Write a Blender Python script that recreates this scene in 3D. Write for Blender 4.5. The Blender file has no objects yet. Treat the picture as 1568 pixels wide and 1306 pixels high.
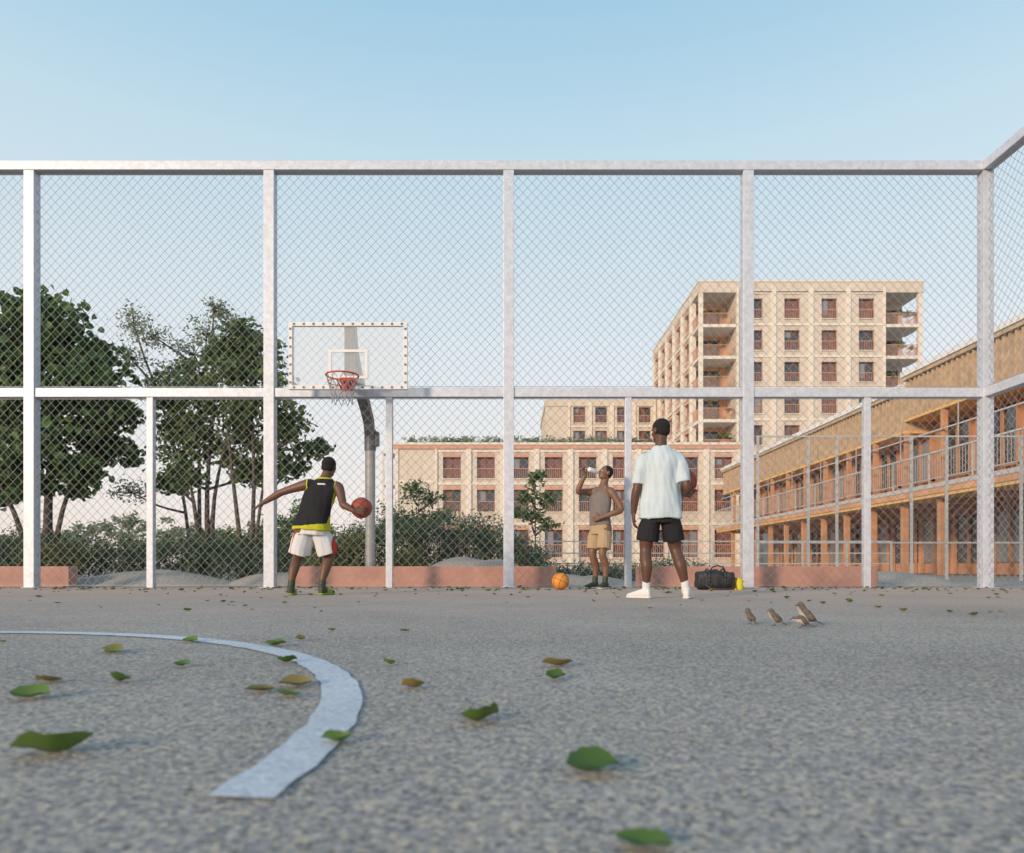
import bpy, bmesh, math, random
import numpy as np
from mathutils import Vector, Matrix, noise, Quaternion
random.seed(7); rng=np.random.default_rng(7)
D=bpy.data; scene=bpy.context.scene; COL=scene.collection
V=Vector
CAMH=0.33

# ------------------------------------------------------------ materials
def mat(name,col,rough=.7,metal=0,var=0.0,vscale=5,bump=0,bscale=30,island=0.0,col2=None,trans=0,spec=.5):
    m=D.materials.new(name); m.use_nodes=True; nt=m.node_tree; b=nt.nodes['Principled BSDF']
    b.inputs['Base Color'].default_value=(*col,1); b.inputs['Roughness'].default_value=rough
    b.inputs['Metallic'].default_value=metal
    b.inputs['Specular IOR Level'].default_value=spec
    tc=nt.nodes.new('ShaderNodeTexCoord')
    if var or island or col2:
        mix=nt.nodes.new('ShaderNodeMixRGB')
        c2=col2 if col2 else tuple(c*(1-var) for c in col)
        c1=col if col2 else tuple(min(1,c*(1+var)) for c in col)
        mix.inputs[1].default_value=(*c1,1); mix.inputs[2].default_value=(*c2,1)
        if island:
            g=nt.nodes.new('ShaderNodeNewGeometry'); nt.links.new(g.outputs['Random Per Island'],mix.inputs[0])
        else:
            n=nt.nodes.new('ShaderNodeTexNoise'); n.inputs['Scale'].default_value=vscale; n.inputs['Detail'].default_value=4
            n.inputs['Roughness'].default_value=.65
            r=nt.nodes.new('ShaderNodeMapRange'); r.inputs[1].default_value=.3; r.inputs[2].default_value=.7
            nt.links.new(tc.outputs['Object'],n.inputs['Vector']); nt.links.new(n.outputs[0],r.inputs[0]); nt.links.new(r.outputs[0],mix.inputs[0])
        nt.links.new(mix.outputs[0],b.inputs['Base Color'])
    if bump:
        n2=nt.nodes.new('ShaderNodeTexNoise'); n2.inputs['Scale'].default_value=bscale; n2.inputs['Detail'].default_value=2
        bp=nt.nodes.new('ShaderNodeBump'); bp.inputs['Strength'].default_value=bump; bp.inputs['Distance'].default_value=.01
        nt.links.new(tc.outputs['Object'],n2.inputs['Vector']); nt.links.new(n2.outputs[0],bp.inputs['Height']); nt.links.new(bp.outputs[0],b.inputs['Normal'])
    if trans:
        t=nt.nodes.new('ShaderNodeBsdfTranslucent'); ms=nt.nodes.new('ShaderNodeMixShader'); ms.inputs[0].default_value=trans
        out=nt.nodes['Material Output']
        if b.inputs['Base Color'].is_linked: nt.links.new(b.inputs['Base Color'].links[0].from_socket,t.inputs[0])
        else: t.inputs[0].default_value=(*col,1)
        nt.links.new(b.outputs[0],ms.inputs[1]); nt.links.new(t.outputs[0],ms.inputs[2]); nt.links.new(ms.outputs[0],out.inputs[0])
    return m

# asphalt
def asphalt_mat(name,ramp_cols,paint=False,graze_tint=False):
    m=D.materials.new(name); m.use_nodes=True; nt=m.node_tree; N=nt.nodes; L=nt.links; b=N['Principled BSDF']
    tc=N.new('ShaderNodeTexCoord')
    vo=N.new('ShaderNodeTexVoronoi'); vo.inputs['Scale'].default_value=115
    L.new(tc.outputs['Object'],vo.inputs['Vector'])
    sep=N.new('ShaderNodeSeparateColor'); L.new(vo.outputs['Color'],sep.inputs[0])
    cr=N.new('ShaderNodeValToRGB'); L.new(sep.outputs[0],cr.inputs[0])
    e=cr.color_ramp.elements; e[0].color=(*ramp_cols[0],1); e[1].color=(*ramp_cols[-1],1)
    for i,c in enumerate(ramp_cols[1:-1]):
        x=e.new((i+1)/(len(ramp_cols)-1)); x.color=(*c,1)
    n1=N.new('ShaderNodeTexNoise'); n1.inputs['Scale'].default_value=74; n1.inputs['Detail'].default_value=3; n1.inputs['Roughness'].default_value=.75
    L.new(tc.outputs['Object'],n1.inputs['Vector'])
    r1=N.new('ShaderNodeMapRange'); r1.inputs[1].default_value=.32; r1.inputs[2].default_value=.68; r1.inputs[3].default_value=.60 if not paint else .82; r1.inputs[4].default_value=1.36 if not paint else 1.12
    L.new(n1.outputs[0],r1.inputs[0])
    n2=N.new('ShaderNodeTexNoise'); n2.inputs['Scale'].default_value=.7; n2.inputs['Detail'].default_value=6; n2.inputs['Roughness'].default_value=.6
    L.new(tc.outputs['Object'],n2.inputs['Vector'])
    r2=N.new('ShaderNodeMapRange'); r2.inputs[1].default_value=.3; r2.inputs[2].default_value=.7; r2.inputs[3].default_value=.80; r2.inputs[4].default_value=1.12
    L.new(n2.outputs[0],r2.inputs[0])
    mu=N.new('ShaderNodeMath'); mu.operation='MULTIPLY'; L.new(r1.outputs[0],mu.inputs[0]); L.new(r2.outputs[0],mu.inputs[1])
    vm=N.new('ShaderNodeVectorMath'); vm.operation='SCALE'; L.new(cr.outputs[0],vm.inputs[0]); L.new(mu.outputs[0],vm.inputs['Scale'])
    last=vm.outputs[0]
    if graze_tint: # warm grazing light painted into the colour, stronger toward the fence
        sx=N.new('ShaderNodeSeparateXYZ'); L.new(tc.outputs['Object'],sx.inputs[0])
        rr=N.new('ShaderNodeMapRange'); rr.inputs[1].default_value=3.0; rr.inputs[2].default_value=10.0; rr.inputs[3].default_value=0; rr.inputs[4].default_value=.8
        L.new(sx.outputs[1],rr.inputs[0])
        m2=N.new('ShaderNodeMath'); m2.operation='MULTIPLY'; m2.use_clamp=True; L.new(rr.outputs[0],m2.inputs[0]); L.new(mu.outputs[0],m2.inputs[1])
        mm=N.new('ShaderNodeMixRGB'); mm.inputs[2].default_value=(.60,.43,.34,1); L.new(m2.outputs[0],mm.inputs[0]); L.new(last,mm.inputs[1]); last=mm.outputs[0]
    L.new(last,b.inputs['Base Color'])
    b.inputs['Roughness'].default_value=.85; b.inputs['Specular IOR Level'].default_value=.2
    bp=N.new('ShaderNodeBump'); bp.inputs['Strength'].default_value=.5 if not paint else .35; bp.inputs['Distance'].default_value=.005
    L.new(n1.outputs[0],bp.inputs['Height']); L.new(bp.outputs[0],b.inputs['Normal'])
    return m
M_asph=asphalt_mat('asphalt',[(.17,.155,.15),(.31,.29,.28),(.35,.325,.315),(.58,.48,.36),(.40,.375,.365)],graze_tint=True)
M_line=asphalt_mat('line_paint',[(.50,.54,.60),(.62,.65,.70),(.66,.69,.73)],paint=True)
M_grav=asphalt_mat('gravel',[(.26,.23,.20),(.40,.36,.32),(.50,.46,.41),(.36,.32,.28)])
M_galv=mat('galvanised_steel',(.60,.63,.70),.5,.25,var=.14,vscale=14)
M_wire=mat('galvanised_wire',(.33,.35,.39),.5,.2)
M_pole=mat('painted_pole',(.42,.42,.42),.5,.2,var=.12,vscale=8)
M_arm=mat('arm_steel',(.17,.17,.18),.5,.3,var=.2,vscale=8)
M_white=mat('white_paint',(.78,.78,.78),.5,var=.06,vscale=10)
M_dark=mat('dark_metal',(.04,.04,.045),.5)
M_rim=mat('rim_red',(.55,.06,.03),.4)
M_net=mat('net_cord',(.35,.35,.38),.8)
M_terra=mat('terracotta_render',(.52,.28,.22),.9,var=.16,vscale=3)
M_terrapale=mat('pale_terracotta',(.60,.34,.25),.9,var=.1,vscale=2)
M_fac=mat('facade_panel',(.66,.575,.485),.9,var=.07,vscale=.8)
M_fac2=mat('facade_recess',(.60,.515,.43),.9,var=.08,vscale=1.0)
M_pil=mat('facade_pilaster',(.76,.69,.60),.9,var=.06,vscale=1)
M_frame=mat('window_frame',(.22,.085,.05),.6)
M_glass=mat('window_glass',(.05,.06,.075),.08,spec=.8)
M_glassr=mat('window_glass_curtain',(.20,.10,.085),.15,spec=.7)
M_glassl=mat('window_glass_light',(.24,.26,.29),.12,spec=.8)
M_orange=mat('orange_panel',(.62,.33,.18),.8,var=.2,vscale=1.2)
M_orange2=mat('orange_timber',(.54,.28,.14),.8,var=.25,vscale=2)
M_tan=mat('timber_slats',(.50,.38,.26),.85,var=.22,vscale=3)
M_soffit=mat('ochre_soffit',(.74,.46,.17),.8,var=.1)
M_rail=mat('railing_grey',(.50,.50,.49),.6)
M_bark=mat('bark',(.12,.095,.075),.95,var=.35,vscale=12)
M_leafA=mat('leaf_broad',(.045,.105,.03),.45,island=1,col2=(.16,.27,.07),trans=.38)
M_leafB=mat('leaf_oval',(.065,.125,.045),.5,island=1,col2=(.20,.28,.09),trans=.42)
M_leafC=mat('leaf_olive',(.20,.25,.15),.6,island=1,col2=(.33,.36,.23),trans=.4)
M_leafS=mat('shrub_leaf',(.05,.10,.065),.7,island=1,col2=(.17,.24,.13),trans=.28)
M_leafY=mat('shrub_leaf_light',(.12,.16,.05),.7,island=1,col2=(.28,.28,.11),trans=.3)
M_fall=mat('fallen_leaf_green',(.05,.12,.018),.4,island=1,col2=(.14,.22,.04),trans=.2)
M_fallb=mat('fallen_leaf_olive',(.11,.12,.03),.5,island=1,col2=(.24,.18,.05),trans=.1)

def bglass():
    m=D.materials.new('clear_board'); m.use_nodes=True; nt=m.node_tree
    nt.nodes.remove(nt.nodes['Principled BSDF'])
    t=nt.nodes.new('ShaderNodeBsdfTransparent'); t.inputs[0].default_value=(.97,.98,.99,1)
    g=nt.nodes.new('ShaderNodeBsdfGlossy'); g.inputs['Roughness'].default_value=.06
    d=nt.nodes.new('ShaderNodeBsdfDiffuse'); d.inputs[0].default_value=(.88,.92,.95,1)
    f=nt.nodes.new('ShaderNodeFresnel'); f.inputs[0].default_value=1.35
    ms=nt.nodes.new('ShaderNodeMixShader'); ms2=nt.nodes.new('ShaderNodeMixShader'); ms2.inputs[0].default_value=.25
    nt.links.new(f.outputs[0],ms.inputs[0]); nt.links.new(t.outputs[0],ms.inputs[1]); nt.links.new(g.outputs[0],ms.inputs[2])
    nt.links.new(ms.outputs[0],ms2.inputs[1]); nt.links.new(d.outputs[0],ms2.inputs[2]); nt.links.new(ms2.outputs[0],nt.nodes['Material Output'].inputs[0])
    return m
M_bglass=bglass()

# ------------------------------------------------------------ mesh helpers
class MB:
    def __init__(s): s.v=[]; s.f=[]; s.m=[]; s.mats=[]
    def mi(s,m):
        if m not in s.mats: s.mats.append(m)
        return s.mats.index(m)
    def box(s,x0,x1,y0,y1,z0,z1,m):
        if x0>x1:x0,x1=x1,x0
        if y0>y1:y0,y1=y1,y0
        b=len(s.v); s.v+=[(x0,y0,z0),(x1,y0,z0),(x1,y1,z0),(x0,y1,z0),(x0,y0,z1),(x1,y0,z1),(x1,y1,z1),(x0,y1,z1)]
        s.f+=[(b,b+3,b+2,b+1),(b+4,b+5,b+6,b+7),(b,b+1,b+5,b+4),(b+1,b+2,b+6,b+5),(b+2,b+3,b+7,b+6),(b+3,b,b+4,b+7)]
        s.m+=[s.mi(m)]*6
    def beam(s,p0,p1,w,m,h=None,up=V((0,0,1))):
        p0=V(p0);p1=V(p1); d=(p1-p0).normalized(); a=d.cross(up)
        if a.length<1e-3: a=d.cross(V((0,1,0)))
        a.normalize(); c=a.cross(d).normalized(); h=h or w
        b=len(s.v)
        for p in (p0,p1):
            for i,j in((-1,-1),(1,-1),(1,1),(-1,1)): s.v.append(tuple(p+a*(i*w/2)+c*(j*h/2)))
        s.f+=[(b,b+1,b+2,b+3),(b+7,b+6,b+5,b+4)]+[(b+i,b+4+i,b+4+(i+1)%4,b+(i+1)%4) for i in range(4)]
        s.m+=[s.mi(m)]*6
    def tube(s,pts,rad,m,n=8):
        pts=[V(p) for p in pts]; b=len(s.v); k=len(pts)
        for i,p in enumerate(pts):
            d=(pts[min(i+1,k-1)]-pts[max(i-1,0)]).normalized()
            a=d.cross(V((0,0,1))); 
            if a.length<.2: a=d.cross(V((0,1,0)))
            a.normalize(); c=a.cross(d); r=rad[i] if isinstance(rad,(list,tuple)) else rad
            for j in range(n):
                t=2*math.pi*j/n; s.v.append(tuple(p+a*math.cos(t)*r+c*math.sin(t)*r))
        for i in range(k-1):
            for j in range(n):
                s.f.append((b+i*n+j,b+i*n+(j+1)%n,b+(i+1)*n+(j+1)%n,b+(i+1)*n+j)); s.m.append(s.mi(m))
        s.f.append(tuple(b+j for j in range(n))[::-1]); s.m.append(s.mi(m))
        s.f.append(tuple(b+(k-1)*n+j for j in range(n))); s.m.append(s.mi(m))
    def build(s,name,parent=None,smooth=False,bevel=0):
        me=D.meshes.new(name); me.from_pydata(s.v,[],s.f); 
        for m in s.mats: me.materials.append(m)
        me.polygons.foreach_set('material_index',s.m)
        if smooth: me.polygons.foreach_set('use_smooth',[True]*len(s.f))
        me.update(); o=D.objects.new(name,me); COL.objects.link(o)
        if bevel:
            bv=o.modifiers.new('b','BEVEL'); bv.width=bevel; bv.segments=2; bv.limit_method='ANGLE'
        if parent: attach(o,parent)
        return o
def attach(o,p):
    o.parent=p; o.matrix_parent_inverse=Matrix.Translation(-p.location)
def empty(name,loc):
    e=D.objects.new(name,None); e.location=loc; e.empty_display_size=.2; COL.objects.link(e); return e
def npmesh(name,lst,m,parent=None):
    off=0; vs=[];fs=[]
    for v,q in lst: vs.append(v); fs.append(q+off); off+=len(v)
    v=np.concatenate(vs); f=np.concatenate(fs)
    me=D.meshes.new(name); me.vertices.add(len(v)); me.vertices.foreach_set('co',v.astype(np.float32).ravel())
    me.loops.add(f.size); me.loops.foreach_set('vertex_index',f.astype(np.int32).ravel())
    me.polygons.add(len(f)); me.polygons.foreach_set('loop_start',(np.arange(len(f))*4).astype(np.int32))
    me.update(calc_edges=True); me.validate(); me.materials.append(m)
    o=D.objects.new(name,me); COL.objects.link(o)
    if parent: attach(o,parent)
    return o

# ------------------------------------------------------------ ground
def sheet(name,x0,x1,y0,y1,z,m):
    o=MB(); o.v=[(x0,y0,z),(x1,y0,z),(x1,y1,z),(x0,y1,z)]; o.f=[(0,1,2,3)]; o.m=[o.mi(m)]; return o.build(name)
sheet('ground',-900,900,-200,1500,-.006,M_grav)
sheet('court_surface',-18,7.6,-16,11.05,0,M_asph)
# painted circle
b=MB(); c=(-2.62,1.28); i0=-7; i1=330
for i in range(i0,i1,2):
    for R in (2.2,2.3):
        t=math.radians(i); R=R+.003*math.sin(i*1.7)+.002*math.sin(i*4.1); yy=c[1]+R*math.sin(t)
        b.v.append((c[0]+R*math.cos(t),yy,.004))
k=len(b.v)//2
for i in range(k-1): b.f.append((2*i,2*i+1,2*i+3,2*i+2)); b.m.append(b.mi(M_line))
b.build('court_line')

# ------------------------------------------------------------ fences
FY=10.89; FX=7.25; PS=3.65
def chain(lst,org,ud,width,z0,z1,cw=.14,ch=.15,r=.0033):
    """zig-zag woven wires, one short prism per half cell"""
    org=np.array(org,float); ud=np.array(ud,float); wd=np.array([ud[1],-ud[0],0]); zd=np.array([0,0,1.])
    H=z1-z0; nc=2*max(1,round(width/cw)); nr=2*max(1,round(H/ch)); a=width/nc; h=H/nr
    P=[];Q=[]
    for sg in (1,-1):
        ii,jj=np.meshgrid(np.arange(nc),np.arange(nr),indexing='ij'); ii=ii.ravel(); jj=jj.ravel()
        k=((ii+jj)%2==(0 if sg>0 else 1)); ii=ii[k]; jj=jj[k]
        ja=jj if sg>0 else jj+1; jb=jj+1 if sg>0 else jj
        off=wd*(sg*r)
        base=org+zd*z0
        A=base+np.outer(ii*a,ud)+np.outer(ja*h,zd)+off; B=base+np.outer((ii+1)*a,ud)+np.outer(jb*h,zd)+off
        P.append(A);Q.append(B)
    A=np.concatenate(P);B=np.concatenate(Q); d=B-A; d/=np.linalg.norm(d,axis=1)[:,None]; s=np.cross(d,wd)
    vs=[]
    for X in (A,B):
        for t in (0,2*math.pi/3,4*math.pi/3): vs.append(X+s*math.cos(t)*r+wd*math.sin(t)*r)
    v=np.stack(vs,1).reshape(-1,3); b=np.arange(len(A))[:,None]*6
    f=np.concatenate([b+np.array([[0,1,4,3]]),b+np.array([[1,2,5,4]]),b+np.array([[2,0,3,5]])])
    lst.append((v,f))
def fence(name,org,ud,n,last=True):
    e=empty(name,org); ud=V(ud); wd=ud.cross(V((0,0,1)))
    fr=MB(); ms=MB(); org=V(org); L_=[]
    top=6.5; mid1=3.05
    def bx(u0,u1,w,z0,z1):
        p=org+ud*u0-wd*w; q=org+ud*u1+wd*w
        fr.box(p.x,q.x,p.y,q.y,z0,z1,M_galv)
    for i in range(n+1):
        if i==n and not last: break
        bx(i*PS-.08,i*PS+.08,.08,0,top-.142)
        bx(i*PS-.13,i*PS+.13,.13,0.002,.014)
    L=n*PS
    bx(-.08,L+(.08 if last else -.085),.083,top-.14,top)
    for i in range(n):
        bx(i*PS+.08,(i+1)*PS-.08,.06,mid1-.14,mid1)
        bx(i*PS+PS/2-.05,i*PS+PS/2+.05,.05,0,mid1-.142)
        chain(L_,org+ud*(i*PS+.08),ud,PS-.16,mid1+.01,top-.15)
        chain(L_,org+ud*(i*PS+.08),ud,PS/2-.13,.04,mid1-.15)
        chain(L_,org+ud*(i*PS+PS/2+.05),ud,PS/2-.13,.04,mid1-.15)
        for z in (.04,mid1-.16,mid1+.03,top-.165):
            p=org+V((0,0,z)); ms.beam(p+ud*(i*PS+.08),p+ud*((i+1)*PS-.08),.006,M_wire)
    fr.build('frame',e,bevel=.008); ms.build('tension_wires',e); npmesh('chain_link_mesh',L_,M_wire,e)
fence('chain_link_fence',(FX-6*PS,FY,0),(1,0,0),6)
fence('chain_link_fence',(FX,FY-4*PS,0),(0,1,0),4,last=False)

# ------------------------------------------------------------ basketball hoop
def hoop():
    e=empty('basketball_hoop',(-2.42,12.14,0)); X=-2.42
    p=MB()
    p.tube([(X,12.14,0),(X,12.14,2.62)],.085,M_pole,20)
    p.tube([(X,12.14,0.0),(X,12.14,.03)],.17,M_pole,20)
    p.build('pole',e,smooth=False)
    a=MB()
    a.tube([(X,12.14,2.30),(X,12.14,2.66)],.10,M_arm,16)
    a.box(X+.09,X+.15,12.06,12.2,2.38,2.62,M_arm)
    path=[(12.14,2.5),(12.02,2.78),(11.7,2.98),(11.36,3.14),(11.02,3.35),(10.76,3.62),(10.66,3.92)]
    for i in range(len(path)-1):
        y0,z0=path[i];y1,z1=path[i+1]
        d=V((0,y1-y0,z1-z0)).normalized()*.02
        a.beam(V((X,y0,z0))-d,V((X,y1,z1))+d,.15+.002*i,M_arm,h=.16,up=V((1,0,0)))
    a.box(X-.07,X+.07,10.56,10.68,3.0,3.92,M_arm)
    a.build('support_arm',e,bevel=.006)
    y=10.5; x0=X-.875;x1=X+.875;z0=2.94;z1=3.93; t=.055
    f=MB()
    f.box(x0,x1,y-.02,y+.045,z0,z0+t,M_white); f.box(x0,x1,y-.02,y+.045,z1-t,z1,M_white)
    f.box(x0,x0+t,y-.02,y+.045,z0+t,z1-t,M_white); f.box(x1-t,x1,y-.02,y+.045,z0+t,z1-t,M_white)
    for i in range(12):
        xx=x0+.08+i*(1.75-.16)/11
        for z in (z0+t/2,z1-t/2): f.box(xx-.014,xx+.014,y-.03,y-.02,z-.014,z+.014,M_arm)
    for i in range(7):
        zz=z0+.10+i*(.99-.20)/6
        for xx in (x0+t/2,x1-t/2): f.box(xx-.014,xx+.014,y-.03,y-.02,zz-.014,zz+.014,M_arm)
    w=.29; s0=3.10;s1=3.53; tt=.04
    f.box(X-w,X+w,y-.008,y-.002,s1-tt,s1,M_white); f.box(X-w,X+w,y-.008,y-.002,s0,s0+tt,M_white)
    f.box(X-w,X-w+tt,y-.008,y-.002,s0+tt,s1-tt,M_white); f.box(X+w-tt,X+w,y-.008,y-.002,s0+tt,s1-tt,M_white)
    f.build('backboard_frame',e)
    g=MB(); g.box(x0+t,x1-t,y+.002,y+.012,z0+t,z1-t,M_bglass); g.build('backboard_panel',e)
    r=MB(); cy=y-.36; zr=3.05; n=36
    ring=[(X+.228*math.cos(2*math.pi*i/n),cy+.228*math.sin(2*math.pi*i/n),zr) for i in range(n+1)]
    r.tube(ring,.012,M_rim,8)
    r.box(X-.09,X+.09,y-.15,y-.022,zr-.03,zr+.02,M_rim); r.box(X-.1,X+.1,y-.028,y-.021,zr-.14,zr+.06,M_rim)
    r.beam((X-.09,y-.03,zr-.12),(X-.12,cy+.19,zr-.01),.015,M_rim); r.beam((X+.09,y-.03,zr-.12),(X+.12,cy+.19,zr-.01),.015,M_rim)
    ring2=[(X+.2*math.cos(2*math.pi*i/n),cy+.2*math.sin(2*math.pi*i/n),zr-.1) for i in range(n+1)]
    r.tube(ring2,.006,M_rim,6)
    r.build('rim',e,smooth=True)
    nt=MB(); K=10
    lv=[(0,.225),(-.11,.2),(-.21,.165),(-.30,.145),(-.40,.15)]
    for i in range(K):
        for sg in (1,-1):
            for j in range(4):
                a0=2*math.pi*(i+sg*j*.5)/K; a1=2*math.pi*(i+sg*(j+1)*.5)/K
                nt.beam((X+lv[j][1]*math.cos(a0),cy+lv[j][1]*math.sin(a0),zr+lv[j][0]),(X+lv[j+1][1]*math.cos(a1),cy+lv[j+1][1]*math.sin(a1),zr+lv[j+1][0]),.008,M_net)
    nt.build('net',e)
hoop()

# ------------------------------------------------------------ body building
def ell(bm,c,r,X=V((1,0,0)),Y=V((0,1,0)),Z=V((0,0,1)),sub=3):
    ret=bmesh.ops.create_icosphere(bm,subdivisions=sub,radius=1)
    for v in ret['verts']:
        q=v.co.copy(); v.co=V(c)+X*q.x*r[0]+Y*q.y*r[1]+Z*q.z*r[2]
def ringloft(bm,rings,n=20,power=2.0):
    vs=[]
    for c,A,B in rings:
        row=[]
        for j in range(n):
            t=2*math.pi*j/n; ct,st=math.cos(t),math.sin(t)
            e=2/power
            x=math.copysign(abs(ct)**e,ct); y=math.copysign(abs(st)**e,st)
            row.append(bm.verts.new(V(c)+A*x+B*y))
        vs.append(row)
    for i in range(len(vs)-1):
        for j in range(n): bm.faces.new((vs[i][j],vs[i][(j+1)%n],vs[i+1][(j+1)%n],vs[i+1][j]))
    bm.faces.new(vs[0][::-1]); bm.faces.new(vs[-1])
def cat(P,sub=4):
    out=[]; n=len(P)
    for i in range(n-1):
        a=P[max(i-1,0)];b_=P[i];c=P[i+1];d=P[min(i+2,n-1)]
        for k in range(sub):
            t=k/sub
            def f(a,b,c,d): return .5*((2*b)+(c-a)*t+(2*a-5*b+4*c-d)*t*t+(3*b-a-3*c+d)*t**3)
            out.append((f(a[0],b_[0],c[0],d[0]),f(a[1],b_[1],c[1],d[1])))
    out.append(P[-1]); return out
def limb(bm,P,sub=4,n=14,cap=True):
    P=[(V(p),r) for p,r in P]
    Q=cat(P,sub) if sub>1 and len(P)>2 else P
    rings=[]; k=len(Q); prev=None
    for i,(p,r) in enumerate(Q):
        d=(Q[min(i+1,k-1)][0]-Q[max(i-1,0)][0]).normalized()
        if prev is None:
            a=d.cross(V((0,1,0)))
            if a.length<.2: a=d.cross(V((0,0,1)))
        else: a=prev-d*prev.dot(d)
        a.normalize(); prev=a; c=d.cross(a)
        rings.append((p,a*r,c*r))
    ringloft(bm,rings,n)
    if cap:
        ell(bm,Q[0][0],(Q[0][1],)*3,sub=2); ell(bm,Q[-1][0],(Q[-1][1],)*3,sub=2)
def finish(bm,name,parent,mats,voxel=.007,smooth=3,disp=None,pick=None):
    bmesh.ops.recalc_face_normals(bm,faces=bm.faces)
    me=D.meshes.new(name+'_src'); bm.to_mesh(me); bm.free()
    o=D.objects.new(name,me); COL.objects.link(o)
    r=o.modifiers.new('r','REMESH'); r.mode='VOXEL'; r.voxel_size=voxel; r.use_smooth_shade=True
    if smooth:
        s=o.modifiers.new('s','SMOOTH'); s.iterations=smooth; s.factor=.5
    dg=bpy.context.evaluated_depsgraph_get(); dg.update()
    ne=bpy.data.meshes.new_from_object(o.evaluated_get(dg)); o.modifiers.clear(); o.data=ne; D.meshes.remove(me)
    if disp:
        ns=[v.normal.copy() for v in ne.vertices]
        for v,nn in zip(ne.vertices,ns): v.co+=nn*disp(v.co)
    ne.materials.clear()
    for m in mats: ne.materials.append(m)
    if pick:
        for p in ne.polygons: p.material_index=pick(p.center)
    for p in ne.polygons: p.use_smooth=True
    ne.name=name
    if parent: attach(o,parent)
    return o
def hand(bm,w,d,T,Nn,curl=.35,s=1.0,spread=.12,thumb=.6):
    w=V(w); d=V(d).normalized(); T=V(T); T=(T-d*T.dot(d)).normalized(); N2=d.cross(T); 
    if N2.dot(V(Nn))<0: N2=-N2
    N_=N2
    ringloft(bm,[(w-d*.02*s,T*.026*s,N_*.020*s),(w+d*.015*s,T*.032*s,N_*.018*s),(w+d*.05*s,T*.041*s,N_*.016*s),(w+d*.09*s,T*.041*s,N_*.013*s),(w+d*.098*s,T*.036*s,N_*.009*s)],16)
    for k,(off,L) in enumerate(((.031,.072),(.0105,.08),(-.0105,.075),(-.031,.058))):
        p=w+d*.085*s+T*off*s; a=0; dirp=(d+T*(off/.031*spread)).normalized(); P=[(p,.0095*s)]
        for seg,fr in enumerate((.45,.3,.25)):
            a+=curl*(.7+.15*seg+ .06*k); 
            dd=dirp*math.cos(a)+N_*math.sin(a); p=p+dd*L*fr*s; P.append((p,(.009-.0009*seg)*s))
        limb(bm,P,sub=2,n=8)
    p=w+d*.025*s+T*.025*s; P=[(p,.013*s)]
    td=(T*.8+d*.6+N_*.25).normalized()
    for seg,L in enumerate((.04,.032,.025)):
        p=p+td*L*s; P.append((p,(.0115-.001*seg)*s)); td=(td+N_*curl*thumb+d*.25).normalized()
    limb(bm,P,sub=2,n=8)
def head(bm,c,F,U,nb,s=1.0):
    c=V(c);F=V(F).normalized();U=V(U);U=(U-F*U.dot(F)).normalized();S=F.cross(U)
    def E(s_,f,u,a,b_,c_): ell(bm,c+S*s_*s+F*f*s+U*u*s,(a*s,b_*s,c_*s),S,F,U,sub=3)
    E(0,-.010,.030,.074,.094,.086)
    E(0,.022,-.030,.058,.062,.080)
    E(0,.050,-.085,.030,.030,.024)
    E(.035,.01,-.065,.022,.05,.03); E(-.035,.01,-.065,.022,.05,.03)
    E(0,.094,-.020,.013,.018,.020); E(0,.083,.003,.009,.014,.028); E(.012,.086,-.026,.010,.012,.009); E(-.012,.086,-.026,.010,.012,.009)
    E(.026,.070,.022,.024,.016,.009); E(-.026,.070,.022,.024,.016,.009)
    E(0,.080,-.054,.024,.012,.007); E(0,.078,-.066,.021,.012,.008)
    E(.036,.058,-.022,.02,.018,.018);E(-.036,.058,-.022,.02,.018,.018)
    for q in (1,-1):
        E(q*.078,-.012,-.002,.010,.020,.031); E(q*.074,-.002,-.022,.009,.012,.015)
    nbv=V(nb)
    limb(bm,[(c-U*.045*s-F*.020*s,.054*s),(c*.5+nbv*.5-F*.010,.053*s),(nbv,.062*s)],sub=4)
def head_extras(e,c,F,U,skin,hairm,s=1.0,beard=False):
    c=V(c);F=V(F).normalized();U=V(U);U=(U-F*U.dot(F)).normalized();S=F.cross(U)
    bm=bmesh.new()
    ell(bm,c+U*.038*s-F*.019*s,(.079*s,.092*s,.083*s),S,F,U,sub=4)
    ell(bm,c+U*.000*s-F*.045*s,(.069*s,.058*s,.065*s),S,F,U,sub=4)
    finish(bm,'hair',e,[hairm],voxel=.006,smooth=2,disp=lambda p:noise.noise(p*90)*.002)
    for nm,rr,ff,mm in (('eyes',.011,.073,M_eye),('irises',.0055,.0795,M_dark)):
        bm=bmesh.new()
        for q in (1,-1): ell(bm,c+S*q*.029*s+F*ff*s+U*.004*s,(rr*s,)*3,sub=2)
        m=D.meshes.new(nm); bm.to_mesh(m); bm.free(); m.materials.append(mm); o=D.objects.new(nm,m); COL.objects.link(o); attach(o,e)
M_eye=mat('eye_white',(.6,.57,.52),.3)
M_hair=mat('hair_black',(.012,.011,.011),.9,bump=.6,bscale=200)
M_skin1=mat('skin_dark',(.135,.062,.036),.5,var=.1,vscale=12,bump=.05,bscale=150)
M_skin2=mat('skin_deep',(.105,.048,.029),.5,var=.1,vscale=12,bump=.05,bscale=150)
M_skin3=mat('skin_brown',(.20,.105,.065),.5,var=.1,vscale=12,bump=.05,bscale=150)
def cloth(n,c): return mat(n,c,.85,var=.05,vscale=9,spec=.2)
M_black=cloth('cloth_black',(.022,.022,.026)); M_yel=cloth('cloth_yellow',(.48,.48,.03)); M_whc=cloth('cloth_white',(.66,.67,.70))
M_redc=cloth('cloth_red',(.50,.05,.04)); M_tee=cloth('tee_white',(.54,.63,.68)); M_kh=cloth('cloth_khaki',(.42,.31,.20)); M_tank=cloth('tank_grey',(.20,.18,.17))
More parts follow.
